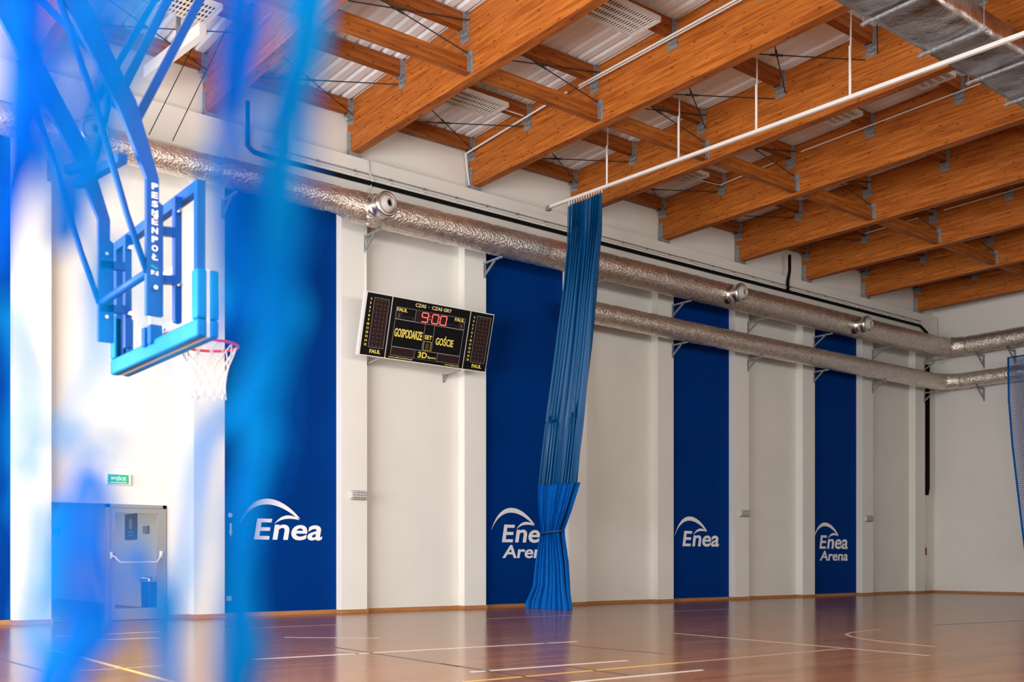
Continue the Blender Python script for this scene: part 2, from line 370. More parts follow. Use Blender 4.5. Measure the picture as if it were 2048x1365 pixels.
# court lines
LN = [((943, 1345), (1255, 1322), 'w'), ((1145, 1365.5), (1405, 1341), 'w'), ((927, 1365), (1360, 1326.5), 'y'), ((1360, 1326.5), (1699, 1297), 'd'),
      ((1349.7, 1267.6), (1860, 1312), 'd'), ((450, 1259), (1453.6, 1219), 'd'), ((503, 1320), (1154, 1284), 'w'), ((108, 1301), (347, 1365), 'y'),
      ((115, 1273.7), (323, 1264), 'w'), ((140, 1283), (319, 1276.5), 'w'), ((131, 1345), (328, 1332), 'd'), ((0, 1319), (103, 1347), 'k'),
      ((531, 1293.6), (717, 1308.8), 'k'), ((634.5, 1290), (920, 1334.6), 'k'), ((880, 1327.6), (1114, 1365), 'k'), ((1126, 1333), (1255, 1351), 'k'),
      ((1040, 1283), (1330, 1309), 'k'), ((1870, 1251), (2048, 1242), 'k'), ((569, 1275.6), (760, 1277), 'd')]
def on_floor(u, v):
    ph = R(51.73); f = 2058.4; d = Vector((math.cos(ph), math.sin(ph), 0)) + Vector((math.sin(ph), -math.cos(ph), 0)) * ((u - 1024) / f) + Vector((0, 0, 1)) * ((1124.6 - v) / f)
    return Vector((0, 0, 1.026)) + d * (-1.026 / d.z)
LM = {'w': M['line_white'], 'y': M['line_yellow'], 'k': M['line_black'], 'd': M['line_dim']}
for a, b, c in LN:
    mb = MB(); mb.bar(on_floor(*a) + Vector((0, 0, .0008)), on_floor(*b) + Vector((0, 0, .0008)), .05 if c in 'wy' else .04, .0014); mb.build('court_line', LM[c], floor)
arc = [on_floor(u, v) for u, v in ((1760, 1259.5), (1725, 1263), (1700, 1266.5), (1692, 1269.8), (1703, 1274.5), (1727, 1278.8), (1770, 1284.5), (1816, 1289), (1870, 1294))]
mb = MB()
for p0, p1 in zip(arc, arc[1:]): mb.bar(p0 + Vector((0, 0, .0008)), p1 + Vector((0, 0, .0008)), .05, .0014)
mb.build('court_line', M['line_dim'], floor)

# ------------------------------------------------------------------ roof beams, purlins, struts, bracing
BN = ['at the far left behind the blurred blue net', 'ending above the basketball backboard', 'ending above the nearest air nozzle', 'ending right of the scoreboard, with a white conduit',
      'ending just left of the divider curtain top', 'first one right of the divider curtain top', 'second one right of the divider curtain top', 'third one right of the divider curtain top',
      'last but one before the far end wall', 'nearest the far end wall']
for k in range(0, 10):
    mb = MB(); x0 = BX(k); x1 = x0 + BW
    mb.poly([(x0, YW - .02, ZBB), (x0, YW - .02, ztop(YW)), (x0, YN, ztop(YN)), (x0, YN, ZBB)], (BW, 0, 0))
    bo = mb.build('roof_beam', M['beam'], loc=(x0, YW, ZBB))
    tag(bo, 'long glulam roof beam, ' + BN[k], 'beam', 'glulam roof beams')
    hm = MB()
    for j, y in enumerate(ROW[:6]):
        zt = ztop(y) - .02
        h_ = MB(); h_.box(x0 - .012, x0, y - .11, y + .11, zt - .46, zt); h_.box(x0 - .11, x0 - .012, y - .088, y - .08, zt - .29, zt); h_.box(x0 - .11, x0 - .012, y + .08, y + .088, zt - .29, zt)
        h_.box(x0 - .11, x0 - .012, y - .08, y + .08, zt - .298, zt - .29); h_.box(x0 - .09, x0 - .012, y - .12, y + .02, zt - .40, zt - .388)
        for q in range(5): h_.lathe([(0, .012), (.012, .012), (.012, 0)], (x0 - .012, y - .09, zt - .05 - .085 * q), (-1, 0, 0), 6)
        h_.build('joist_hanger', M['steel'], bo)
    y = 14.17; h_ = MB(); h_.box(x0 - .012, x0, y - .13, y + .13, ZBB + .06, ZBB + .44); h_.box(x0 - .09, x0 - .012, y - .092, y - .082, ZBB + .06, ZBB + .34); h_.box(x0 - .09, x0 - .012, y + .082, y + .092, ZBB + .06, ZBB + .34)
    h_.build('strut_shoe', M['steel'], bo)
    h_ = MB(); h_.box(x0 - .01, x0, YW - .16, YW - .02, ZBB - .06, ZBB + .42); h_.build('bearing_plate', M['steel'], bo)
    pd = MB().box(x0 - .02, x1 + .02, YF + .02, YW, ZC, ZBB - .0).build('bearing_pad', M['steel'], bo)

BETW = lambda k: f'between {ORD[k]} and {ORD[k + 1]} beams from left'
ROWN = ['wall row', 'second row from wall', 'third row from wall', 'fourth row from wall', 'fifth row from wall', 'sixth row from wall']
for k in range(0, 9):
    xa, xb = BX(k) + BW, BX(k + 1) - .013
    for j, y in enumerate(ROW[:6]):
        z1 = ztop(y) - .012; mb = MB().box(xa, xb, y - .075, y + .075, z1 - .26, z1)
        tag(mb.build('purlin', M['purlin'], loc=(xa, y, z1 - .26)), f'wooden purlin, {ROWN[j]}, {BETW(k)}', 'purlin', 'purlins under the roof deck')
    mb = MB().box(xa, xb, 14.17 - .075, 14.17 + .075, ZBB + .055, ZBB + .31)
    tag(mb.build('bottom_strut', M['purlin'], loc=(xa, 14.17, ZBB)), f'low wooden strut at beam bottoms, {BETW(k)}', 'strut', 'low wooden struts in one line')
    def rod(p, q, root):
        mb = MB(); mb.tube([p, q], .011, 6); c = (Vector(p) + Vector(q)) / 2; d = (Vector(q) - Vector(p)).normalized(); mb.tube([c - d * .12, c + d * .12], .02, 6); mb.build('rod', M['darksteel'], root)
    xl, xr = BX(k) + BW + .012, BX(k + 1) - .03
    rows = [(0, 1)] + ([(2, 3), (3, 4), (4, 5)] if k == 3 else [])
    for (a, b) in rows:
        ya, yb, z = ROW[a] - .13, ROW[b] + .13, 9.92
        root = empty('cross_brace', ((xl + xr) / 2, (ya + yb) / 2, z), f'thin steel cross brace lying flat, {ROWN[a].replace(" from wall", "")}, {BETW(k)}', 'brace', 'steel cross braces')
        rod((xl, ya, z), (xr, yb, z + .012), root); rod((xl, yb, z + .025), (xr, ya, z + .03), root)
    root = empty('cross_brace', ((xl + xr) / 2, 14.17, 9.6), f'thin steel cross brace standing on low strut, {BETW(k)}', 'brace', 'steel cross braces')
    rod((xl, 14.125, 9.66), (xr, 14.125, 10.2), root); rod((xl, 14.165, 10.2), (xr, 14.165, 9.66), root)

# luminaires
def luminaire():
    L, W, H = 1.2, .65, .085
    root = empty('ceiling_light', (0, 0, 0), 'x', 'ceiling light', 'louvred fluorescent ceiling lights')
    m = MB(); m.box(-L / 2, L / 2, -W / 2, W / 2, H - .006, H)
    for s in (-1, 1): m.box(-L / 2, L / 2, s * W / 2 - .006, s * W / 2 + .006, 0, H); m.box(s * L / 2 - .03, s * L / 2 + .03, -W / 2, W / 2, 0, H)
    m.build('housing', M['white'], root)
    for q in range(4):
        y0 = -W / 2 + .02 + q * .1525; g = MB()
        for s in (0, .135): g.box(-L / 2 + .04, L / 2 - .04, y0 + s, y0 + s + .014, .001, .024)
        for i in range(19): x = -L / 2 + .06 + i * .06; g.box(x, x + .012, y0, y0 + .14, .003, .020)
        g.build('louvre', M['reflector'], root)
        MB().box(-L / 2 + .03, L / 2 - .03, y0, y0 + .146, .070, .076).build('reflector', M['cell'], root)
        t = MB(); t.tube([(-L / 2 + .05, y0 + .07, .06), (L / 2 - .05, y0 + .07, .06)], .009, 8); t.build('tube', M['white'], root)
    return root
lum = luminaire(); lum.location = (11.74, 16.1, 9.93 - .04)
lum['label'] = 'louvred ceiling light in third roof bay from left, nearest the wall'
for (x, y, lb) in ((11.74, 12.06, 'louvred ceiling light at top of view, third roof bay from left'), (17.6, 16.1, 'louvred ceiling light in fifth roof bay, nearest the wall behind white rail'),
                   (17.5, 12.05, 'louvred ceiling light in fifth roof bay, middle of the three there'), (17.4, 10.07, 'louvred ceiling light in fifth roof bay, beside the dark foil duct'),
                   (5.95, 16.15, 'louvred ceiling light seen behind blue hoop struts at upper left'), (23.4, 16.13, 'louvred ceiling light in seventh roof bay, nearest the wall'), (23.3, 12.09, 'louvred ceiling light in seventh roof bay, at right edge')):
    copy_tree(lum, (x, y, 9.93 - .04), lb)

# conduits along the beams
def conduit(k, pts, label, r=.018, extra=()):
    root = empty('conduit', pts[0], label, 'conduit', 'white conduits on roof beams')
    for i in range(0, len(pts) - 1): MB().tube([pts[i], pts[i + 1]], r, 6).build('run', M['white'], root, smooth=False)
    for e in extra: MB().tube(e, .012, 6).build('branch' if len(extra) and e[0][0] != e[1][0] else 'run', M['white'], root)
x = BX(3) - .135
conduit(3, [(x + .1, YW - .1, ZBB + .02), (x, YW - .1, 9.93), (x, 16.25, 10.02), (x, 14.9, 10.08)] , 'white conduit running up beam end right of the scoreboard and along it', .02, [[(x - .12, 16.1, 10.0), (x - .9, 16.1, 9.99)]])
conduit(3, [(x - .01, 14.55, 10.07), (x - .01, 6.0, 10.1)], 'white double conduit on the beam with the drop, further out from wall', .02, [[(x - .01, 14.55, 10.02), (x - .01, 6.0, 10.05)]])
x = BX(5) - .135
conduit(5, [(x, 16.2, 10.02), (x, 14.6, 10.08)], 'short white conduit beside ceiling light, first beam right of curtain', .014, [[(x, 16.2, 10.02), (x - .9, 16.2, 9.96)]])
conduit(5, [(x, 13.9, 10.1), (x, 4.0, 10.16)], 'long white conduit on first beam right of curtain', .014)
x = BX(7) - .135
conduit(7, [(x, 16.2, 10.05), (x, 14.6, 10.06)], 'short white conduit on third beam right of curtain', .014)
conduit(7, [(x, 13.9, 10.08), (x, 4.0, 10.12)], 'long white conduit on third beam right of curtain', .014)

# ------------------------------------------------------------------ pipes along the ring beam
mb = MB(); mb.tube([(8.0, YF - .05, 9.6), (8.0, YF - .05, 8.78), (8.12, YF - .05, 8.69), (8.4, YF - .05, 8.67), (31.2, YF - .05, 8.72), (31.6, YF - .05, 8.55), (31.75, YF - .05, 8.25)], .044, 8)
tag(mb.build('pipe', M['black'], smooth=True), 'long black pipe along the ring beam above the foil ducts', 'pipe')
for i, (z, r) in enumerate(((8.80, .014), (8.855, .012))):
    mb = MB(); mb.tube([(8.3, YF - .03, z), (31.3, YF - .03, z + .03)], r, 6)
    x = 8.6
    while x < 31.2: mb.box(x, x + .03, YF - .05, YF, z - .022, z + .022); x += .83
    tag(mb.build('pipe', M['white'] if i == 0 else M['steel']), ('lower' if i == 0 else 'upper') + ' of two thin grey pipes just above the black pipe', 'pipe')
mb = MB(); mb.tube([(10.6, YF - .03, ZC - .01), (10.6, YF - .03, 8.9), (10.66, YF - .09, 8.75), (10.6, YF - .03, 8.5), (10.6, YF - .03, 8.2)], .012, 6)
tag(mb.build('cable', M['white'], smooth=True), 'white cable dropping from ring beam to the nearest nozzle', 'cable')
mb = MB(); mb.tube([(PX(2) - .03, YF - .012, 7.55), (PX(2) - .03, YF - .012, 6.3)], .012, 6)
tag(mb.build('cable', M['white'], smooth=True), 'white cable running down pilaster to the scoreboard', 'cable')
mb = MB(); mb.tube([(24.3, YF - .06, 9.75), (24.3, YF - .06, 9.3), (24.22, YF - .06, 9.0), (24.22, YF - .06, 8.7)], .045, 8)
tag(mb.build('pipe', M['black'], smooth=True), 'short black pipe rising from ring beam between far roof beams', 'pipe')
mb = MB(); mb.tube([(31.9, 18.24, 7.55), (31.9, 18.24, 3.45), (31.86, 18.26, 3.25)], .085, 8)
tag(mb.build('pipe', M['black'], smooth=True), 'black pipe running down the corner by the last pilaster', 'pipe')

# ------------------------------------------------------------------ foil ducts
def duct_mesh(path, radii, seg=.09, n=22, amp=.010, seed=0, flat=0):
    P = []; Rr = []
    for i in range(len(path) - 1):
        a, b = Vector(path[i]), Vector(path[i + 1]); m_ = max(1, int((b - a).length / seg))
        for q in range(m_): P.append(a.lerp(b, q / m_)); Rr.append(radii[i] + (radii[i + 1] - radii[i]) * q / m_)
    P.append(Vector(path[-1])); Rr.append(radii[-1]); mb = MB(); a0 = 0; N = len(P)
    for i, p in enumerate(P):
        d = (P[min(i + 1, N - 1)] - P[max(i - 1, 0)]).normalized(); sd = d.cross(Vector((0, 0, 1))).normalized(); up = Vector((0, 0, 1))
        seam = .012 if i % 14 == 0 else 0
        for k in range(n):
            t = 2 * math.pi * k / n; q = sd * math.cos(t) + up * math.sin(t)
            r = Rr[i] + amp * noise.noise((p + q * .5) * 6.0 + Vector((seed, 0, 0))) + amp * .8 * noise.noise((p + q * .3) * 15.0) - seam
            mb.v.append(tuple(p + q * r))
        if i:
            b0 = (i - 1) * n; b1 = i * n
            for k in range(n): mb.f.append((b0 + k, b0 + (k + 1) % n, b1 + (k + 1) % n, b1 + k))
    mb.f.append(tuple(range(n - 1, -1, -1))); mb.f.append(tuple((N - 1) * n + k for k in range(n))); return mb
yd, zd = 17.58, 7.93
mb = duct_mesh([(-3.2, yd, zd + .02), (9.6, yd, zd + .04), (10.0, yd, zd), (31.3, yd, zd + .05), (31.75, yd - .15, zd + .06), (32.0, yd - .6, zd + .06), (32.03, 4.0, zd + .06)], [.235, .25, .31, .32, .31, .30, .29])
du = mb.build('air_duct', M['foil'], smooth=True, loc=(14, yd, zd - .3)); tag(du, 'upper foil wrapped air duct with nozzles along the long wall and around the corner', 'duct')
for x in (4.9, 10.3, 20.78, 26.4):
    c = (x, yd - .2, zd - .02); ax = (.05, -1, -.06)
    nz = MB(); nz.lathe([(0, .24), (.12, .225), (.14, .24), (.17, .24), (.18, .225), (.38, .225), (.40, .24), (.45, .24), (.47, .215), (.47, .17), (.43, .16)], c, ax); o = nz.build('nozzle', M['nozzle'], du, smooth=False)
    for p_ in o.data.polygons: p_.use_smooth = True
    if x == 10.3:
        nc = MB(); nc.lathe([(-.12 + .03 * i, .30 - .008 * i) for i in range(9)], c, ax, 40)
        nc.v = [tuple(Vector(v) + Vector((noise.noise(Vector(v) * 14), noise.noise(Vector(v) * 14 + Vector((7, 0, 0))), noise.noise(Vector(v) * 14 + Vector((0, 9, 0))))) * .035) for v in nc.v]
        nc.build('crumpled_collar', M['foil'], du)
    n2 = MB(); n2.lathe([(.42, .175), (.52, .15), (.57, .10), (.57, .07), (.48, .065)], c, ax); q = n2.build('nozzle_eye', M['eye'], o, smooth=True)
    n3 = MB(); n3.lathe([(.49, .07), (.49, .0)], c, ax); n3.build('nozzle_throat', M['black'], o)
yl, zl = 17.72, 6.86
mb = duct_mesh([(15.62, yl, zl), (15.8, yl, zl), (31.35, yl, zl + .02), (31.75, yl - .12, zl + .02), (32.02, yl - .55, zl + .02), (32.08, 4.0, zl + .02)], [.18, .26, .265, .26, .25, .25], seed=9)
dl = mb.build('air_duct', M['foil'], smooth=True, loc=(22, yl, zl - .26)); tag(dl, 'lower plain foil air duct starting behind the divider curtain', 'duct')
def bracket(x, z, ylen, label, along='y'):
    mb = MB()
    if along == 'y':
        mb.bar((x, YF, z), (x, YF - ylen, z), .045, .04); mb.bar((x, YF, z - .27), (x, YF - ylen * .6, z - .02), .04, .03); mb.box(x - .03, x + .03, YF - .008, YF, z - .32, z + .04)
    else:
        mb.bar((XR, x, z), (XR - ylen, x, z), .045, .04); mb.bar((XR, x, z - .32), (XR - ylen * .7, x, z - .02), .04, .03); mb.box(XR - .008, XR, x - .03, x + .03, z - .4, z + .04)
    tag(mb.build('duct_bracket', M['steel']), label, 'bracket', 'steel duct brackets')
PN = {0: 'by the door', 1: 'right of the door', 2: 'left of the scoreboard', 3: 'right of the scoreboard', 4: 'behind the divider curtain', 5: 'second after the scoreboard pair', 6: 'right of third blue bay', 7: 'left of last blue bay', 8: 'right of last blue bay', 9: 'nearest the far corner'}
for k in range(0, 10):
    r = .25 if k < 2 else .31
    bracket(PX(k) - .04, zd - r - .03, .62, f'steel bracket under upper duct on pilaster {PN[k]}')
for k in range(4, 10): bracket(PX(k) - (.04 if k > 4 else .3), zl - .29, .5, f'steel bracket under lower duct on pilaster {PN[k]}')
bracket(16.6, zd - .27, .6, 'steel bracket under upper duct on end wall, nearer the corner', 'x'); bracket(15.6, zd - .27, .6, 'steel bracket under upper duct on end wall, further from corner', 'x'); bracket(16.6, zl - .26, .6, 'steel bracket under lower duct on the end wall', 'x')

# flat duct under the roof at upper right with its hangers
mb = MB(); x0, x1, y0, y1, z0, z1 = 9.5, 31.8, 7.54, 8.42, 8.81, 9.12; nx, ny = 220, 10; ring = []
sec = [(y0 + (y1 - y0) * i / ny, z0) for i in range(ny + 1)] + [(y1, z0 + .1), (y1, z1)] + [(y1 + (y0 - y1) * i / ny, z1) for i in range(1, ny + 1)] + [(y0, z0 + .1)]
for i in range(nx + 1):
    x = x0 + (x1 - x0) * i / nx
    for (y, z) in sec:
        w = .022 * noise.noise(Vector((x * 2.2, y * 2, z))) + .018 * noise.noise(Vector((x * 6, y * 1.2, 3)))
        mb.v.append((x, y + w * .5, z + w - (.02 * math.sin(math.pi * (y - y0) / (y1 - y0)) if z == z0 else 0)))
ns = len(sec)
for i in range(nx):
    for k in range(ns): mb.f.append((i * ns + k, i * ns + (k + 1) % ns, (i + 1) * ns + (k + 1) % ns, (i + 1) * ns + k))
mb.f.append(tuple(range(ns))); mb.f.append(tuple(nx * ns + k for k in range(ns)))
tag(mb.build('air_duct', M['foil_dark'], smooth=True), 'wide flat foil wrapped duct hanging under the beams at upper right', 'duct')
for i, (x, lb) in enumerate(((11.6, 'topmost, mostly out of view'), (13.1, 'nearest, at the top edge'), (14.6, 'second from the top'), (16.05, 'third from the top'), (17.3, 'fourth from the top'), (18.8, 'last before the right edge'))):
    root = empty('duct_hanger', (x, 8, z0 - .07), f'steel strut hanger below the flat duct, {lb}', 'hanger', 'hangers of the flat duct')
    m_ = MB(); m_.box(x - .02, x + .02, y0 - .12, y1 + .08, z0 - .085, z0 - .045); m_.build('strut', M['steel'], root)
    for yy in (y0 - .07, y1 + .05): m_ = MB(); m_.tube([(x, yy, z0 - .1), (x, yy, ztop(yy) - .0)], .006, 6); m_.build('threaded_rod', M['steel'], root)

# ------------------------------------------------------------------ divider rail and curtain
XRL = 14.9
def zr(y): return 8.60 + (y - 7) * .034
root = empty('curtain_rail', (XRL, 12, zr(12)), 'long white rail hung on rods below the roof, carrying the divider curtain', 'rail')
m_ = MB(); m_.bar((XRL, 17.55, zr(17.55)), (XRL, -1.9, zr(-1.9)), .06, .06); m_.build('track', M['white'], root)
m_ = MB(); m_.bar((XRL, 17.62, zr(17.6) - .02), (XRL, 17.5, zr(17.5) - .02), .1, .1); m_.build('end_stop', M['steel'], root)
for y in (15.68, 13.67, 11.8, 9.88, 6.0, 4.0, 2.0):
    m_ = MB(); zt = ztop(y) if y < 15 else ztop(y); m_.tube([(XRL + .0, y, zr(y)), (XRL, y, zr(y) + .85)], .022, 8); m_.tube([(XRL + .02, y, zr(y) + .8), (XRL + .02, y, zt)], .015, 6); m_.build('hanger_rod', M['white'], root)

root = empty('divider_curtain', (14.5, 16.9, 0), 'tall blue hall divider curtain gathered at the long wall, net above and fabric below', 'curtain')
def lerp_tab(tab, t):
    for (t0, a), (t1, b) in zip(tab, tab[1:]):
        if t <= t1 + 1e-9:
            f = (t - t0) / (t1 - t0) if t1 > t0 else 0; f = max(0, min(1, f)); return [p + (q - p) * f for p, q in zip(a, b)]
    return list(tab[-1][1])
# z -> x, y far edge, y near edge, fold depth
TAB = [(0.0, [14.45, 17.80, 16.40, .13]), (.12, [14.45, 17.78, 16.42, .12]), (.5, [14.45, 17.52, 16.5, .11]), (1.0, [14.45, 17.45, 16.55, .10]), (1.6, [14.48, 17.34, 16.72, .08]), (1.72, [14.49, 17.32, 16.74, .07]), (2.1, [14.5, 17.42, 16.52, .1]), (2.72, [14.52, 17.46, 16.24, .12]),
       (4.2, [14.6, 17.30, 16.08, .12]), (5.6, [14.7, 17.13, 15.97, .12]), (7.0, [14.77, 16.92, 15.88, .11]), (8.0, [14.85, 16.88, 15.82, .09]), (8.84, [14.9, 16.9, 15.82, .06])]
def cloth(z0, z1, nz_, nf, seed, wide=1.0, amp=1.0, layer=0.0, sway=.25):
    mb = MB(); mb.uv = []; nu = nf * 10; random.seed(seed); phs = [random.uniform(-.9, .9) for _ in range(nf + 2)]; am = [random.uniform(.55, 1.15) for _ in range(nf + 2)]
    for i in range(nz_ + 1):
        z = z0 + (z1 - z0) * i / nz_; x, ya, yb, A = lerp_tab(TAB, z); c = (ya + yb) / 2; hw = (ya - yb) / 2 * wide
        for j in range(nu + 1):
            s = j / nu; q = (s + .035 * math.sin(9.7 * s + seed) * math.sin(math.pi * s)) * nf; k = int(max(0, min(q, nf - 1e-6))); ph = 2 * math.pi * q + phs[k] * (1 - abs(2 * (q - k) - 1)) + sway * math.sin(z * 1.1 + k)
            mb.v.append((x + layer + A * amp * am[k] * math.sin(ph), c + hw * (1 - 2 * s) + .02 * math.sin(ph * 2 + z), z + (.02 * math.sin(s * 9) if z < .2 and z > 0.01 else 0)))
            mb.uv.append((s * nf * .32, z))
    W = nu + 1
    for i in range(nz_):
        for j in range(nu): a = i * W + j; mb.f.append((a, a + 1, a + W + 1, a + W))
    return mb
cloth(2.70, 8.80, 60, 11, 4).build('netting', M['netting'], root, smooth=True, fix=False)
cloth(0.004, 2.72, 60, 8, 5).build('fabric_skirt', M['fabric'], root, smooth=True, fix=False)
cloth(0.004, 2.72, 60, 7, 6, .96, .9, .16).build('fabric_skirt', M['fabric'], root, smooth=True, fix=False)
m_ = MB(); x, ya, yb, A = lerp_tab(TAB, 1.66); c = Vector((x + .06, (ya + yb) / 2, 1.66)); loop = [c + Vector((math.cos(t) * .19, math.sin(t) * ((ya - yb) / 2 + .01), -.03 * math.sin(t))) for t in [2 * math.pi * i / 32 for i in range(32)]]
m_.tube(loop, .022, 8, closed=True); m_.build('tie_band', M['arrow'], root, smooth=True)
for i in range(14):
    y = 16.88 - i * .08; m_ = MB(); m_.tube([(XRL, y, zr(y) - .03), (XRL + .01, y, zr(y) - .10)], .009, 6); m_.build('hook', M['white'], root)

# ------------------------------------------------------------------ far net at the right edge
mb = MB(); mb.uv = []; edge = [(1.15, 14.84), (2.2, 14.97), (3.3, 15.1), (4.6, 15.25), (6.0, 15.36), (7.3, 15.38)]
nz_, nu = 40, 70
for i in range(nz_ + 1):
    z = 1.15 + 6.15 * i / nz_; ye = lerp_tab([(a, [b]) for a, b in edge], z)[0]
    for j in range(nu + 1):
        s = j / nu; y = ye - s * 4.0; mb.v.append((31.55 + .10 * math.sin(s * 46) * (1 - s) + .05 * math.sin(s * 17 + z * .4), y, z)); mb.uv.append((s * 7.5 if s < .1 else .75 + (s - .1) * 4.4, z))
for i in range(nz_):
    for j in range(nu): a = i * (nu + 1) + j; mb.f.append((a, a + 1, a + nu + 2, a + nu + 1))
root = empty('safety_net', (31.55, 13.3, 1.15), 'blue safety net hanging before the far end wall at right edge', 'net')
mb.build('netting', M['endnet'], root, smooth=True, fix=False)
m_ = MB(); m_.tube([(31.55, b, a) for a, b in edge], .03, 6); m_.build('edge_rope', M['fabric'], root, smooth=True)
m_ = MB(); m_.tube([(31.55, 15.4, 7.3), (31.55, 11.3, 7.3)], .02, 6); m_.build('top_rope', M['fabric'], root, smooth=True)

# ------------------------------------------------------------------ basketball unit
xb = 2.745; ya, yb_ = 6.89, 8.69; zb0, zb1 = 2.62, 3.66; yc = (ya + yb_) / 2
root = empty('basketball_hoop', (2.2, yc, 4.4), 'blue folding basketball unit with glass backboard, red rim and white net', 'basketball hoop')
gl = MB().box(xb - .006, xb + .006, ya + .05, yb_ - .05, zb0 + .05, zb1 - .04).build('backboard_glass', M['glass'], root)
m_ = MB(); tx = xb + .008
def rect_line(m_, y0, y1, z0, z1, w): m_.box(tx, tx + .002, y0, y1, z0, z0 + w); m_.box(tx, tx + .002, y0, y1, z1 - w, z1); m_.box(tx, tx + .002, y0, y0 + w, z0 + w, z1 - w); m_.box(tx, tx + .002, y1 - w, y1, z0 + w, z1 - w)
rect_line(m_, yc - .295, yc + .295, 2.77, 3.22, .05); m_.build('target_rectangle', M['logo'], gl)
m_ = MB(); t = .035
for (y0, y1, z0, z1) in ((ya, yb_, zb1 - .075, zb1), (ya, yb_, zb0, zb0 + .08), (ya, ya + .06, zb0 + .08, zb1 - .075), (yb_ - .06, yb_, zb0 + .08, zb1 - .075)): m_.box(xb - t - .03, xb - .007, y0, y1, z0, z1)
m_.build('board_frame', M['blue'], root)
m_ = MB()
def rrect(y0, y1, z0, z1): return [(0, y0, z0), (0, y1, z0), (0, y1, z1), (0, y0, z1)]
for (y0, y1, z0, z1) in ((ya - .045, yb_ + .045, zb0 - .05, zb0 + .075), (ya - .045, ya + .06, zb0 + .075, zb0 + .42), (yb_ - .06, yb_ + .045, zb0 + .075, zb0 + .42)):
    for (xa, xc) in ((xb - .085, xb - .012), (xb + .012, xb + .075)):
        m_.box(xa, xc, y0, y1, z0, z1)
o = m_.build('edge_padding', M['pad'], root); bv = o.modifiers.new('b', 'BEVEL'); bv.width = .018; bv.segments = 3
m_ = MB(); m_.box(xb - .012, xb + .012, ya - .03, yb_ + .03, zb0 - .045, zb0 - .0); m_.box(xb - .012, xb + .012, ya - .03, ya, zb0, zb0 + .42); m_.box(xb - .012, xb + .012, yb_, yb_ + .03, zb0, zb0 + .42); m_.build('padding_gap_strip', M['logo'], root)
yr, yl_ = 7.20, 8.28
for y in (yr, yl_):
    m_ = MB(); m_.box(xb - .115, xb - .066, y - .03, y + .03, zb0 + .1, zb1 - .05)
    o = m_.build('inner_upright', M['blue'], root)
    for z in (3.36, 3.02):
        m_ = MB(); m_.bar((xb - .1, y, z), (2.44, y, z - .02), .05, .06); m_.build('standoff_arm', M['blue'], root)
    for z in (3.5, 2.98): m_ = MB(); m_.lathe([(0, .016), (.05, .016), (.05, 0)], (xb - .09, y - .03, z), (0, -1, 0), 8); m_.lathe([(0, .016), (.03, .016), (.03, 0)], (xb - .09, y + .03, z), (0, 1, 0), 8); m_.build('bolt', M['chrome'], o)
def mast(y, tag_text):
    m_ = MB(); w = .05
    prof = [(2.545, 2.745), (2.545, 3.52), (2.515, 3.54), (2.515, 3.70), (2.36, 4.20), (1.99, 4.86), (1.55, 5.62), (1.35, 5.96), (1.22, 5.90), (1.42, 5.56), (1.87, 4.77), (2.24, 4.14), (2.43, 3.69), (2.43, 2.745)]
    m_.poly([(a, y - w / 2, z) for a, z in prof], (0, w, 0)); o = m_.build('mast', M['blue'], root)
    for z in (3.42, 2.93): b_ = MB(); b_.lathe([(0, .014), (.04, .014), (.04, 0)], (2.48, y - w / 2, z), (0, -1, 0), 8); b_.lathe([(0, .014), (.04, .014), (.04, 0)], (2.48, y + w / 2, z), (0, 1, 0), 8); b_.build('bolt', M['chrome'], o)
    b_ = MB(); b_.tube([(2.44, y + (.07 if y > 7.5 else -.07) * 0, 3.04), (2.30, y, 3.42), (2.13, y, 4.0), (1.86, y, 4.76)], .024, 8); b_.build('brace', M['blue'], root, smooth=True)
    return o
mR = mast(yr - .01, True); mL = mast(yl_, False)
m_ = MB(); word = 'PESMENPOŁ'; zt = 3.62
for i, ch in enumerate(word):
    me = text_mesh(ch, w=.043, h=.042, off=.03, ext=.002)
    m_.raw(me, lambda c, i=i: (2.464 + c.x, yr - .01 - .026 - c.z, zt - i * .0615 + c.y))
m_.build('stacked_lettering', M['logo'], mR)
m_ = MB(); z = zt - 9 * .0615 - .01; yq = yr - .01 - .0265; m_.bar((2.46, yq, z + .032), (2.505, yq, z + .012), .003, .014, (0, 0, 1));  m_.build('green_emblem', mat('teal_emblem', (.0, .28, .25), .5), mR)
m_ = MB(); m_.bar((2.46, yq, z - .005), (2.51, yq, z - .028), .003, .014, (0, 0, 1)); m_.bar((2.46, yq, z - .026), (2.51, yq, z - .008), .003, .010, (0, 0, 1)); m_.build('white_emblem', M['logo'], mR)
m_ = MB(); m_.tube([(2.46, yr, 3.05), (2.46, yl_, 3.05)], .03, 8); m_.build('cross_tube', M['blue'], root, smooth=True)
m_ = MB(); m_.bar((2.28, yr, 3.80), (2.28, yl_, 3.93), .06, .06); m_.build('cross_tube', M['blue'], root)
m_ = MB(); m_.bar((2.2, yl_, 4.02), (2.34, yl_ - .2, 4.05), .06, .06); m_.tube([(2.34, yl_ - .2, 4.05), (2.33, 7.75, 4.3), (2.30, 7.45, 4.5)], .03, 8); m_.build('folding_lever', M['blue'], root)
m_ = MB(); m_.lathe([(-.03, .0), (-.03, .026), (.03, .026), (.03, 0)], (2.345, yl_ - .2, 4.06), (0, 1, 0), 10); m_.build('pivot_pin', M['chrome'], root)
for (p, q, r) in (((2.42, 7.35, 4.15), (3.95, 7.35, 7.5), .028), ((2.30, 7.45, 4.25), (3.70, 7.45, 7.5), .028), ((2.25, 7.8, 4.35), (3.05, 7.8, 6.0), .022)):
    m_ = MB(); m_.bar(p, q, r * 2, r * 2); m_.build('stay_strut', M['blue'], root)
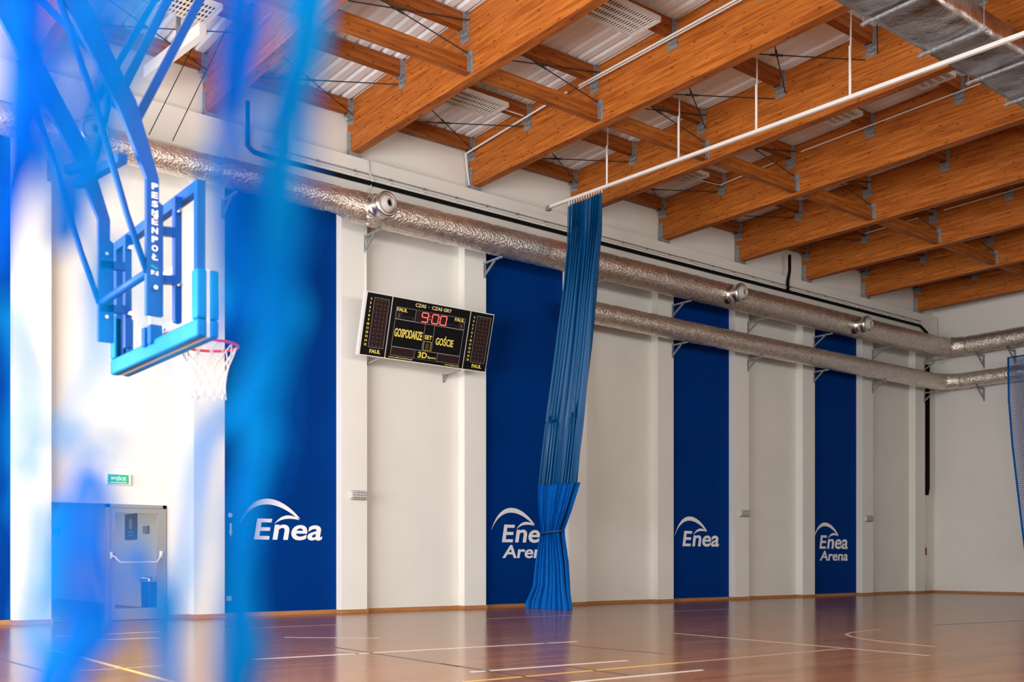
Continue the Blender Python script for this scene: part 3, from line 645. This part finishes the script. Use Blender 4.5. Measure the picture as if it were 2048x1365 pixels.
m_ = MB(); m_.bar((2.16, yr, 4.4), (1.35, 7.9, 5.5), .05, .05); m_.build('diagonal_brace', M['blue'], root)
m_ = MB(); m_.bar((1.9, yl_, 4.8), (1.4, 7.3, 5.8), .05, .05); m_.build('diagonal_brace', M['blue'], root)
m_ = MB(); m_.box(1.1, 4.4, yr - .06, yr + .06, 7.42, 7.5); m_.box(1.1, 4.4, yl_ - .06, yl_ + .06, 7.42, 7.5)
for x in (1.15, 2.7, 3.95, 4.35): m_.box(x - .05, x + .05, yr + .06, yl_ - .06, 7.42, 7.5)
m_.build('ceiling_frame', M['blue'], root)
for (x, y) in ((1.2, yr), (1.2, yl_), (4.28, yr), (4.28, yl_)): m_ = MB(); m_.bar((x, y, 7.5), (x, y, ZBB if x > 4.2 else ztop(y)), .08, .08); m_.build('ceiling_post', M['blue'], root)
for y in (yr, yl_): m_ = MB(); m_.bar((1.3, y, 5.9), (1.2, y, 7.45), .09, .09); m_.build('hinge_post', M['blue'], root)
# rim and net
rc = Vector((3.12, yc, 2.72)); rr_ = .225
m_ = MB(); m_.tube([rc + Vector((math.cos(2 * math.pi * i / 40) * rr_, math.sin(2 * math.pi * i / 40) * rr_, 0)) for i in range(40)], .011, 8, closed=True)
m_.box(xb + .012, xb + .03, yc - .11, yc + .11, 2.64, 2.76); m_.bar((xb + .02, yc - .09, 2.715), (rc.x - .15, yc - .15, 2.715), .06, .012); m_.bar((xb + .02, yc + .09, 2.715), (rc.x - .15, yc + .15, 2.715), .06, .012)
rim = m_.build('rim', M['red'], root)
m_ = MB(); m_.box(xb - .11, xb - .02, yc - .1, yc - .03, 2.66, 2.80); m_.box(xb - .11, xb - .02, yc + .03, yc + .1, 2.66, 2.80); m_.build('rim_bracket', M['blue'], root)
m_ = MB(); n_ = 12; lev = [(0, .223), (-.09, .185), (-.17, .155), (-.25, .135), (-.33, .128), (-.41, .135)]
for s in (-1, 1):
    for k in range(n_):
        pts = []
        for i, (dz_, r) in enumerate(lev):
            t = 2 * math.pi * (k + s * i * .5) / n_; sw = .02 * math.sin(i + k)
            pts.append(rc + Vector((math.cos(t) * r, math.sin(t) * r, dz_ + .006 * math.sin(3 * k + i))))
        m_.tube(pts, .0055, 5)
m_.build('net', M['netw'], rim, smooth=True)

# ------------------------------------------------------------------ scoreboard (built flat, then tilted forward)
W, H, T = 3.13, 1.235, .09
sb = empty('scoreboard', (10.137, 17.75, 5.10), 'black electronic scoreboard with white frame and red digits, tilted forward on the wall', 'scoreboard')
sb.rotation_euler = (math.atan2(.33, 1.19), 0, 0); ORIG[sb.name] = Vector((0, 0, 0))   # parts below use the board's own coordinates
m_ = MB()
for (x0, x1) in ((0, W),): m_.box(x0, x1, 0, T, 0, H)
case = m_.build('case', M['white'], sb)
xs = [(.045, .60), (.625, W - .625), (W - .60, W - .02)]
for i, (x0, x1) in enumerate(xs): MB().box(x0, x1, -.008, 0, .02, H - .018).build('face_panel', M['black'], sb)
yF = -.008
def txt(s, x, z, w=None, h=None, m='yellow', par=None, center=True, off=.02, shear=0, nm='lettering'):
    me = text_mesh(s, w, h, shear, off, .003); ww = max(v.co.x for v in me.vertices); x0 = x - (ww / 2 if center else 0)
    return MB().raw(me, lambda c: (x0 + c.x, yF - c.z, z + c.y)).build(nm, M[m], sb)
def frame_line(x0, x1, z0, z1, w=.008):
    m_ = MB(); m_.box(x0, x1, yF - .002, yF, z0, z0 + w); m_.box(x0, x1, yF - .002, yF, z1 - w, z1); m_.box(x0, x0 + w, yF - .002, yF, z0 + w, z1 - w); m_.box(x1 - w, x1, yF - .002, yF, z0 + w, z1 - w); return m_
def led(x0, x1, z0, z1, par=None): return MB().box(x0, x1, yF - .001, yF, z0, z1).build('unlit_display', M['led_off'], sb)
for side, (x0, x1) in enumerate((xs[0], xs[2])):
    nx0 = x0 + .16; nx1 = x1 - .055
    led(nx0, nx1, .18, H - .09); frame_line(nx0, nx1, .18, H - .09, .006).build('outline', M['outline'], sb)
    m_ = MB()
    for r_ in range(12):
        z = .18 + (H - .27) * (r_ + .5) / 12; txt(str(15 - r_), x0 + .09, z - .022, None, .046)
        for q in range(3): cx_ = nx0 + (nx1 - nx0) * (q + 1) / 4; m_.lathe([(0, .014), (.002, .013), (.002, 0)], (cx_, yF - .001, z), (0, -1, 0), 8)
    m_.build('led_dots', M['led_dot'], sb)
    txt('FAUL', (x0 + x1) / 2 + .05, .07, .25, .075)
a, b = xs[1]; w_ = b - a
txt('CZAS  ·  CZAS GRY', (a + b) / 2 + .03, H - .13, .88, .07, 'tan_print')
gx0, gx1 = a + .10, b - .10; zt1, zt0 = H - .19, H - .43
led(gx0 + .46, gx1 - .46, zt0, zt1)
frame_line(gx0 + .46, gx1 - .46, zt0, zt1, .006).build('outline', M['outline'], sb)
frame_line(gx0, gx1, zt0, zt1, .006).build('outline', M['outline'], sb)
txt('FAUL', gx0 + .14, zt1 - .085, .24, .07); txt('FAUL', gx1 - .14, zt1 - .085, .24, .07)
for x0, x1 in ((gx0 + .01, gx0 + .15), (gx1 - .15, gx1 - .01)): frame_line(x0, x1, zt0 + .01, zt0 + .13, .005).build('outline', M['led_dot'], sb); txt('8', (x0 + x1) / 2, zt0 + .025, .06, .09, 'led_dot')
for x0, x1 in ((gx0 + .2, gx0 + .43), (gx1 - .43, gx1 - .2)): frame_line(x0, x1, zt0 + .01, zt0 + .07, .005).build('outline', M['led_dot'], sb)
frame_line(gx0, gx1, .26, zt0, .006).build('outline', M['outline'], sb)
mx_ = (a + b) / 2; frame_line(mx_ - .12, mx_ + .12, .26, zt0, .006).build('outline', M['outline'], sb)
txt('GOSPODARZE', gx0 + .36, .46, .66, .17); txt('GOŚCIE', gx1 - .43, .42, .44, .20); txt('SET', mx_, .50, .18, .085)
frame_line(mx_ - .09, mx_ + .09, .28, .46, .006).build('outline', M['yellow'], sb); txt('8', mx_, .305, .07, .12, 'led_dot')
led(gx0, gx0 + .56, .085, .26); led(gx1 - .56, gx1, .085, .26); frame_line(gx0, gx1, .085, .26, .006).build('outline', M['outline'], sb)
frame_line(mx_ - .28, mx_ + .28, .085, .26, .006).build('outline', M['outline'], sb)
txt('3D', mx_ - .08, .115, .22, .12); txt('Sport', mx_ + .15, .115, .2, .055)
txt('www.tablicewynikow.pl', a + .35, .035, .56, .032); txt('www.3dsport.pl', b - .27, .035, .36, .032)
SEG = {'9': 'abcdfg', '0': 'abcdef'}
def digit(ch, x, z, w, h):
    t = .017; m_ = MB(); s = SEG[ch]; sh = lambda zz: (zz - z) * .06
    def hb(zz): m_.box(x + t + sh(zz), x + w - t + sh(zz), yF - .004, yF - .001, zz - t / 2, zz + t / 2)
    def vb(xx, z0, z1): m_.box(xx - t / 2 + sh(z0), xx + t / 2 + sh(z0), yF - .004, yF - .001, z0 + t * .4, z1 - t * .4)
    if 'a' in s: hb(z + h)
    if 'g' in s: hb(z + h / 2)
    if 'd' in s: hb(z)
    if 'f' in s: vb(x + t / 2, z + h / 2, z + h)
    if 'b' in s: vb(x + w - t / 2, z + h / 2, z + h)
    if 'e' in s: vb(x + t / 2, z, z + h / 2)
    if 'c' in s: vb(x + w - t / 2, z, z + h / 2)
    m_.build('lit_digit', M['red_led'], sb)
zd0 = zt0 + .03
digit('9', mx_ - .235, zd0, .165, .18); digit('0', mx_ + .015, zd0, .165, .18); digit('0', mx_ + .215, zd0, .165, .18)
m_ = MB()
for q in (.06, .12): m_.box(mx_ - .035, mx_ - .02, yF - .004, yF - .001, zd0 + q, zd0 + q + .015)
m_.build('lit_colon', M['red_led'], sb)
for x, lb in ((10.62, 'left'), (12.6, 'right')):
    m_ = MB(); m_.bar((x, YW if x > PX(2) else YF, 5.03), (x, 17.74, 5.075), .03, .03); m_.bar((x, YW, 4.95), (x, 18.2, 5.05), .03, .03); m_.box(x - .03, x + .03, YW - .01, YW, 4.9, 5.08)
    tag(m_.build('scoreboard_bracket', M['steel']), f'small steel bracket under the {lb} part of the scoreboard', 'bracket', 'scoreboard brackets')

# ------------------------------------------------------------------ wall lettering
def swoosh(x0, z0, w):
    # two crescents meeting in a point at the right, as on the wall
    def ctr(P, n=22):
        out = []
        for i in range(n + 1):
            t = i / n; q = [(1 - t) ** 3, 3 * t * (1 - t) ** 2, 3 * t * t * (1 - t), t ** 3]; out.append((sum(c * p[0] for c, p in zip(q, P)), sum(c * p[1] for c, p in zip(q, P))))
        return out
    m_ = MB()
    for up, lo in (([(0, 0), (.20, .56), (.66, .50), (1.0, .13)], [(0, 0), (.22, .44), (.62, .40), (1.0, .10)]), ([(.575, .03), (.70, .20), (.84, .19), (1.0, .12)], [(.575, .03), (.70, .13), (.84, .13), (1.0, .10)])):
        A, B = ctr(up), ctr(lo)
        for i in range(len(A) - 1):
            m_.poly([(x0 + B[i][0] * w, YW - .007, z0 + B[i][1] * w), (x0 + B[i + 1][0] * w, YW - .007, z0 + B[i + 1][1] * w), (x0 + A[i + 1][0] * w, YW - .007, z0 + A[i + 1][1] * w), (x0 + A[i][0] * w, YW - .007, z0 + A[i][1] * w)], (0, -.004, 0))
    return m_
def wall_logo(x, zbase, two, label):
    root = empty('wall_lettering', (x + .8, YW - .007, zbase - (.36 if two else 0)), label, 'lettering', 'white lettering on the blue bays')
    E = text_mesh('E', .37, .40, .14, .018, .004); nea = text_mesh('nea', 1.06, .30, .14, .018, .004)
    m_ = MB(); m_.raw(E, lambda c: (x + .32 + c.x, YW - .007 - c.z, zbase + c.y)); m_.raw(nea, lambda c: (x + .70 + c.x, YW - .007 - c.z, zbase - .005 + c.y)); m_.build('upper_word', M['logo'], root)
    if two:
        m_ = MB(); m_.raw(text_mesh('Arena', 1.43, .30, .14, .018, .004), lambda c: (x + .33 + c.x, YW - .007 - c.z, zbase - .36 + c.y)); m_.build('lower_word', M['logo'], root)
    swoosh(x + .02, zbase + .265, 1.25).build('swoosh', M['logo'], root)
wall_logo(7.92, 1.452, False, 'large white single word with swoosh on the blue bay below the hoop')
wall_logo(13.86, 1.47, True, 'white two line lettering with swoosh, partly hidden by the divider curtain')
wall_logo(19.82, 1.437, False, 'white single word with swoosh on blue bay right of the curtain')
wall_logo(25.78, 1.42, True, 'smallest white two line lettering with swoosh, on farthest blue bay')

# ------------------------------------------------------------------ small wall fittings
def caged_lamp(x, z, label):
    root = empty('caged_wall_lamp', (x, YF, z), label, 'wall lamp', 'caged lamps on pilasters')
    m_ = MB(); m_.box(x - .18, x + .18, YF - .06, YF, z - .075, z + .075); m_.box(x - .165, x + .165, YF - .085, YF - .06, z - .06, z + .06); m_.build('body', M['cream'], root)
    m_ = MB()
    for q in range(6): xx = x - .15 + q * .06; m_.tube([(xx, YF - .005, z - .095), (xx, YF - .11, z - .08), (xx, YF - .11, z + .08), (xx, YF - .005, z + .095)], .005, 5)
    for zz in (-.05, 0, .05): m_.tube([(x - .19, YF - .005, z + zz), (x - .17, YF - .11, z + zz), (x + .17, YF - .11, z + zz), (x + .19, YF - .005, z + zz)], .005, 5)
    m_.build('wire_cage', M['steel'], root)
caged_lamp(PX(2) - .22, 2.365, 'caged wall lamp on pilaster left of the scoreboard'); caged_lamp(PX(6) - .24, 2.35, 'caged wall lamp on pilaster right of third blue bay'); caged_lamp(PX(8) - .30, 2.36, 'farthest caged wall lamp, right of last blue bay')
for x, lb in ((7.74, 'small white socket low on the blue bay under the hoop'), (13.70, 'small white socket low beside the curtain bay pilaster')):
    xx = max(x, PX(1) + .06) if x < 9 else PX(3) + .05
    root = empty('wall_socket', (xx, YW - .006, .34), lb, 'socket', 'low wall sockets'); m_ = MB(); m_.box(xx - .05, xx + .05, YW - .035, YW - .006, .30, .39); m_.build('cover', M['cream'], root); m_ = MB(); m_.box(xx - .03, xx + .03, YW - .04, YW - .035, .32, .37); m_.build('flap', M['white'], root)
root = empty('call_point', (31.9, YW, 1.4), 'dark red call point box on wall by far corner', 'call point'); m_ = MB(); m_.box(31.85, 31.95, YW - .07, YW, 1.25, 1.5); m_.build('box', M['redbox'], root); m_ = MB(); m_.box(31.87, 31.93, YW - .03, YW, 1.56, 1.62); m_.build('cable_gland', M['black'], root)
# exit sign
root = empty('exit_sign', (5.72, YW, 2.47), 'green exit sign with white writing above the glass door', 'exit sign')
MB().box(5.52, 5.93, YW - .045, YW, 2.37, 2.56).build('case', M['white'], root); MB().box(5.54, 5.89, YW - .05, YW - .045, 2.385, 2.545).build('face', M['green'], root)
me = text_mesh('WYJŚCIE', .26, .095, 0, .01, .002); MB().raw(me, lambda c: (5.585 + c.x, YW - .05 - c.z, 2.43 + c.y)).build('lettering', M['sign_white'], root); MB().box(5.575, 5.855, YW - .052, YW - .05, 2.405, 2.415).build('underline', M['sign_white'], root)
# faint stickers on the blue bay
root = empty('wall_marker', (7.78, YW - .006, 1.6), 'small faint white arrow sticker at left edge of the first blue bay', 'sticker')
m_ = MB(); m_.poly([(7.78 + a * .075, YW - .0065, 1.50 + b * .25) for a, b in ((-.5, .42), (.5, .42), (0, 0))], (0, -.002, 0)); m_.box(7.76, 7.80, YW - .0085, YW - .0065, 1.6, 1.75); m_.build('arrow', M['logo'], root)
m_ = MB(); m_.lathe([(0, .045), (.002, .045), (.002, 0)], (7.77, YW - .0065, 1.9), (0, -1, 0), 16); m_.build('dot', M['cream'], root)

# ------------------------------------------------------------------ door
root = empty('door_1', (6.05, YW, 0), None, None); root['kind'] = 'structure'
m_ = MB(); fx0, fx1 = 5.53, 6.56
for (x0, x1, z0, z1) in ((fx0, fx0 + .05, 0, dz), (fx1 - .06, fx1, 0, dz), (fx0, fx1, dz - .06, dz)): m_.box(x0, x1, YW - .03, YW + .1, z0, z1)
m_.build('door_frame', M['grey'], root)
m_ = MB(); lx0, lx1 = fx0 + .05, fx1 - .06; s_ = .085
for (x0, x1, z0, z1) in ((lx0, lx0 + s_, .01, dz - .065), (lx1 - s_, lx1, .01, dz - .065), (lx0 + s_, lx1 - s_, .01, .21), (lx0 + s_, lx1 - s_, dz - .15, dz - .065)): m_.box(x0, x1, YW - .02, YW + .04, z0, z1)
leaf = m_.build('door_leaf', M['grey'], root); MB().box(lx0 + s_, lx1 - s_, YW + .005, YW + .015, .21, dz - .15).build('pane', M['glass'], leaf)
m_ = MB(); zz = 1.02; m_.tube([(lx0 + .02, YW - .03, zz + .12), (lx0 + .06, YW - .07, zz + .1), (lx0 + .14, YW - .12, zz), (lx1 - .14, YW - .12, zz), (lx1 - .05, YW - .07, zz + .12), (lx1 - .03, YW - .03, zz + .16)], .016, 8); m_.box(lx0, lx0 + .05, YW - .05, YW - .02, zz + .06, zz + .18); m_.box(lx1 - .06, lx1, YW - .05, YW - .02, zz + .06, zz + .2); m_.build('push_bar', M['white'], root, smooth=True)
# things in the lobby behind the glass
yb2 = 23.6
root = empty('poster', (7.845, 24.9, 1.7), 'dark poster on the lobby wall seen through the glass door', 'poster'); MB().box(7.835, 7.848, 23.78, 24.62, 1.54, 2.14).build('sheet', M['dark'], root); m_ = MB(); m_.lathe([(0, .13), (.004, .13), (.004, 0)], (7.835, 24.2, 1.9), (-1, 0, 0), 20); m_.box(7.831, 7.835, 24.0, 24.4, 1.70, 1.73); m_.box(7.831, 7.835, 24.0, 24.4, 1.63, 1.65); m_.build('print', M['grey'], root)
root = empty('light_switch', (7.845, 23.0, 1.65), 'small dark switch box on lobby wall right of the poster', 'switch'); MB().box(7.80, 7.848, 22.98, 23.28, 1.67, 1.83).build('box', M['grey'], root)
root = empty('waste_bin', (7.6, 22.2, 0), 'blue waste bin with metal rim behind the glass door', 'bin')
MB().lathe([(0, 0), (0, .17), (.02, .175), (.66, .19), (.66, .17), (.1, .16)], (7.6, 22.2, 0), (0, 0, 1), 24).build('body', M['bin'], root, smooth=False); MB().lathe([(.60, .196), (.66, .2), (.70, .19), (.71, .15), (.71, 0)], (7.6, 22.2, 0), (0, 0, 1), 24).build('lid', M['chrome'], root, smooth=True)
root = empty('arrow_sign', (7.848, 31.4, 1.7), 'navy arrow sign on the lobby wall beside the first pilaster', 'sign')
m_ = MB(); yy, zz = 30.5, 1.9; m_.poly([(7.85, yy - a * .75, zz + b * .2) for a, b in ((-.6, .45), (.15, .45), (.15, 1), (.55, 0), (.15, -1), (.15, -.45), (-.6, -.45))], (-.01, 0, 0)); m_.build('arrow', M['arrow'], root)

# ------------------------------------------------------------------ white housing and wires at upper left
root = empty('roller_housing', (6.3, 16.9, 9.55), 'long white box fixed under the roof behind blue hoop struts, upper left', 'housing')
m_ = MB(); m_.bar((6.02, 17.75, 9.42), (6.22, 15.75, 9.42), .12, .20); m_.build('box', M['white'], root); m_ = MB(); m_.bar((6.18, 16.7, 9.5), (6.18, 16.7, ztop(16.7)), .06, .06); m_.build('hanger', M['steel'], root)
for i, (a, b) in enumerate((((5.9, 17.3, 8.18), (6.75, 16.9, 10.25)), ((6.3, 17.3, 8.18), (7.1, 16.9, 10.2)))):
    tag(MB().tube([a, b], .008, 5).build('wire', M['darksteel']), f'thin dark wire slanting up from duct, {"left" if i == 0 else "right"} one of the pair beside the hoop', 'wire', 'thin wires above the duct')

# ------------------------------------------------------------------ blurred net close to the camera: loose gathered cords hanging along y
DN = .50
def on_net(u, v, dx=0.0):
    ph = R(51.73); f = 2058.4; d = Vector((math.cos(ph), math.sin(ph), 0)) + Vector((math.sin(ph), -math.cos(ph), 0)) * ((u - 1024) / f) + Vector((0, 0, 1)) * ((1124.6 - v) / f)
    return Vector((0, 0, 1.026)) + d * (DN + dx)
random.seed(21)
# bundles: points (u, v, half width), number of cords, tone range
BUND = [
    ([(50, -120, 70), (50, 60, 62), (52, 200, 52), (36, 330, 42), (14, 430, 28), (-10, 560, 20)], 26, (.0, .5)),
    ([(170, -120, 120), (165, 20, 115), (140, 120, 90), (110, 230, 60), (120, 330, 45), (140, 430, 40), (125, 500, 20)], 15, (.1, .8)),
    ([(300, -120, 60), (290, 20, 62), (270, 110, 50), (225, 200, 32), (215, 300, 32), (200, 380, 14)], 11, (.3, .9)),
    ([(225, 470, 16), (195, 560, 26), (200, 660, 24), (190, 760, 14)], 6, (.5, .9)),
    ([(15, 600, 14), (45, 720, 20), (62, 770, 16), (40, 880, 14), (50, 960, 16)], 6, (.5, 1)),
    ([(90, 850, 22), (150, 885, 28), (195, 872, 22), (250, 905, 26)], 6, (.5, 1)),
    ([(500, -120, 56), (490, 20, 52), (478, 110, 46), (465, 230, 38), (458, 330, 24), (456, 440, 18), (462, 560, 14)], 26, (.0, .4)),
    ([(540, 480, 30), (492, 570, 24), (452, 635, 18), (430, 700, 14)], 7, (.1, .4)),
    ([(625, -120, 52), (615, 0, 50), (605, 110, 42), (592, 190, 32), (572, 300, 42), (560, 400, 52), (556, 480, 56), (548, 560, 48), (562, 630, 50), (545, 705, 46), (508, 790, 46), (512, 900, 36), (502, 960, 32), (487, 1030, 29), (481, 1100, 30), (480, 1200, 34), (492, 1290, 42), (470, 1365, 40), (450, 1500, 40)], 30, (.6, 1.0)),
    ([(600, 120, 55), (575, 260, 70), (560, 420, 84), (550, 560, 80), (565, 640, 82), (535, 760, 76), (522, 900, 60), (492, 1030, 40), (486, 1250, 50), (475, 1400, 48)], 12, (.0, .3)),
    ([(552, 690, 40), (505, 780, 40), (455, 835, 30), (412, 866, 24), (398, 940, 20), (390, 1040, 17), (370, 1150, 25), (352, 1240, 22), (338, 1330, 20), (330, 1450, 20)], 10, (.4, 1.0)),
    ([(180, 930, 30), (178, 1030, 48), (178, 1120, 52), (185, 1200, 58), (190, 1260, 54), (115, 1340, 46), (80, 1440, 40)], 22, (.1, .6)),
    ([(265, 1080, 24), (285, 1150, 40), (310, 1215, 36), (335, 1280, 26), (345, 1400, 20)], 9, (.2, .7)),
    ([(428, 300, 26), (430, 420, 28), (434, 560, 22), (440, 640, 10)], 5, (.7, 1.0)),
    ([(100, 1000, 14), (85, 1150, 26), (70, 1260, 26), (100, 1360, 30)], 5, (.5, 1.0)),
]
mb = MB(); tones = []
def add_cord(pts, r, tone):
    n0 = len(mb.v); mb.tube(pts, r, 5, cap=True); tones.extend([tone] * (len(mb.v) - n0))
for pts, n, (t0, t1) in BUND:
    pts = [(u, v, h * (.7 if h < 100 and n not in (15, 11, 22) else 1)) for u, v, h in pts]
    for c in range(n):
        s = random.uniform(-1, 1); ph = random.uniform(0, 6.28); fr = random.uniform(.004, .012); dxx = random.uniform(-.04, .05); out = []
        for i in range(len(pts) - 1):
            (u0, v0, h0), (u1, v1, h1) = pts[i], pts[i + 1]
            for q in range(4):
                f = q / 4; v = v0 + (v1 - v0) * f; u = u0 + (u1 - u0) * f; h = h0 + (h1 - h0) * f
                out.append(on_net(u + h * s + .35 * h * math.sin(v * fr + ph), v, dxx + .01 * math.sin(v * .01 + ph)))
        u0, v0, h0 = pts[-1]; out.append(on_net(u0 + h0 * s + .35 * h0 * math.sin(v0 * fr + ph), v0, dxx + .01 * math.sin(v0 * .01 + ph)))
        add_cord(out, random.uniform(.0011, .0018), random.uniform(t0, t1))
# sparse loose meshes between the bundles
for c in range(14):
    u = random.uniform(0, 660); v = random.uniform(-100, 1400); out = []; sl = random.choice((-1, 1)) * random.uniform(.3, 1.3); dxx = random.uniform(-.04, .05)
    for q in range(10): out.append(on_net(u + q * 18 * sl + 14 * math.sin(q * .8 + c), v + q * 42, dxx))
    add_cord(out, random.uniform(.0009, .0014), random.uniform(.3, 1))
root = empty('safety_net', tuple(on_net(300, 1000)), 'bright blue out of focus net of gathered cords hanging close before everything', 'net')
o = mb.build('cords', M['cord'], root, smooth=True, fix=False)
ca = o.data.color_attributes.new('cord_tone', 'FLOAT_COLOR', 'POINT')
ca.data.foreach_set('color', [x for t in tones for x in (t, t, t, 1.0)])
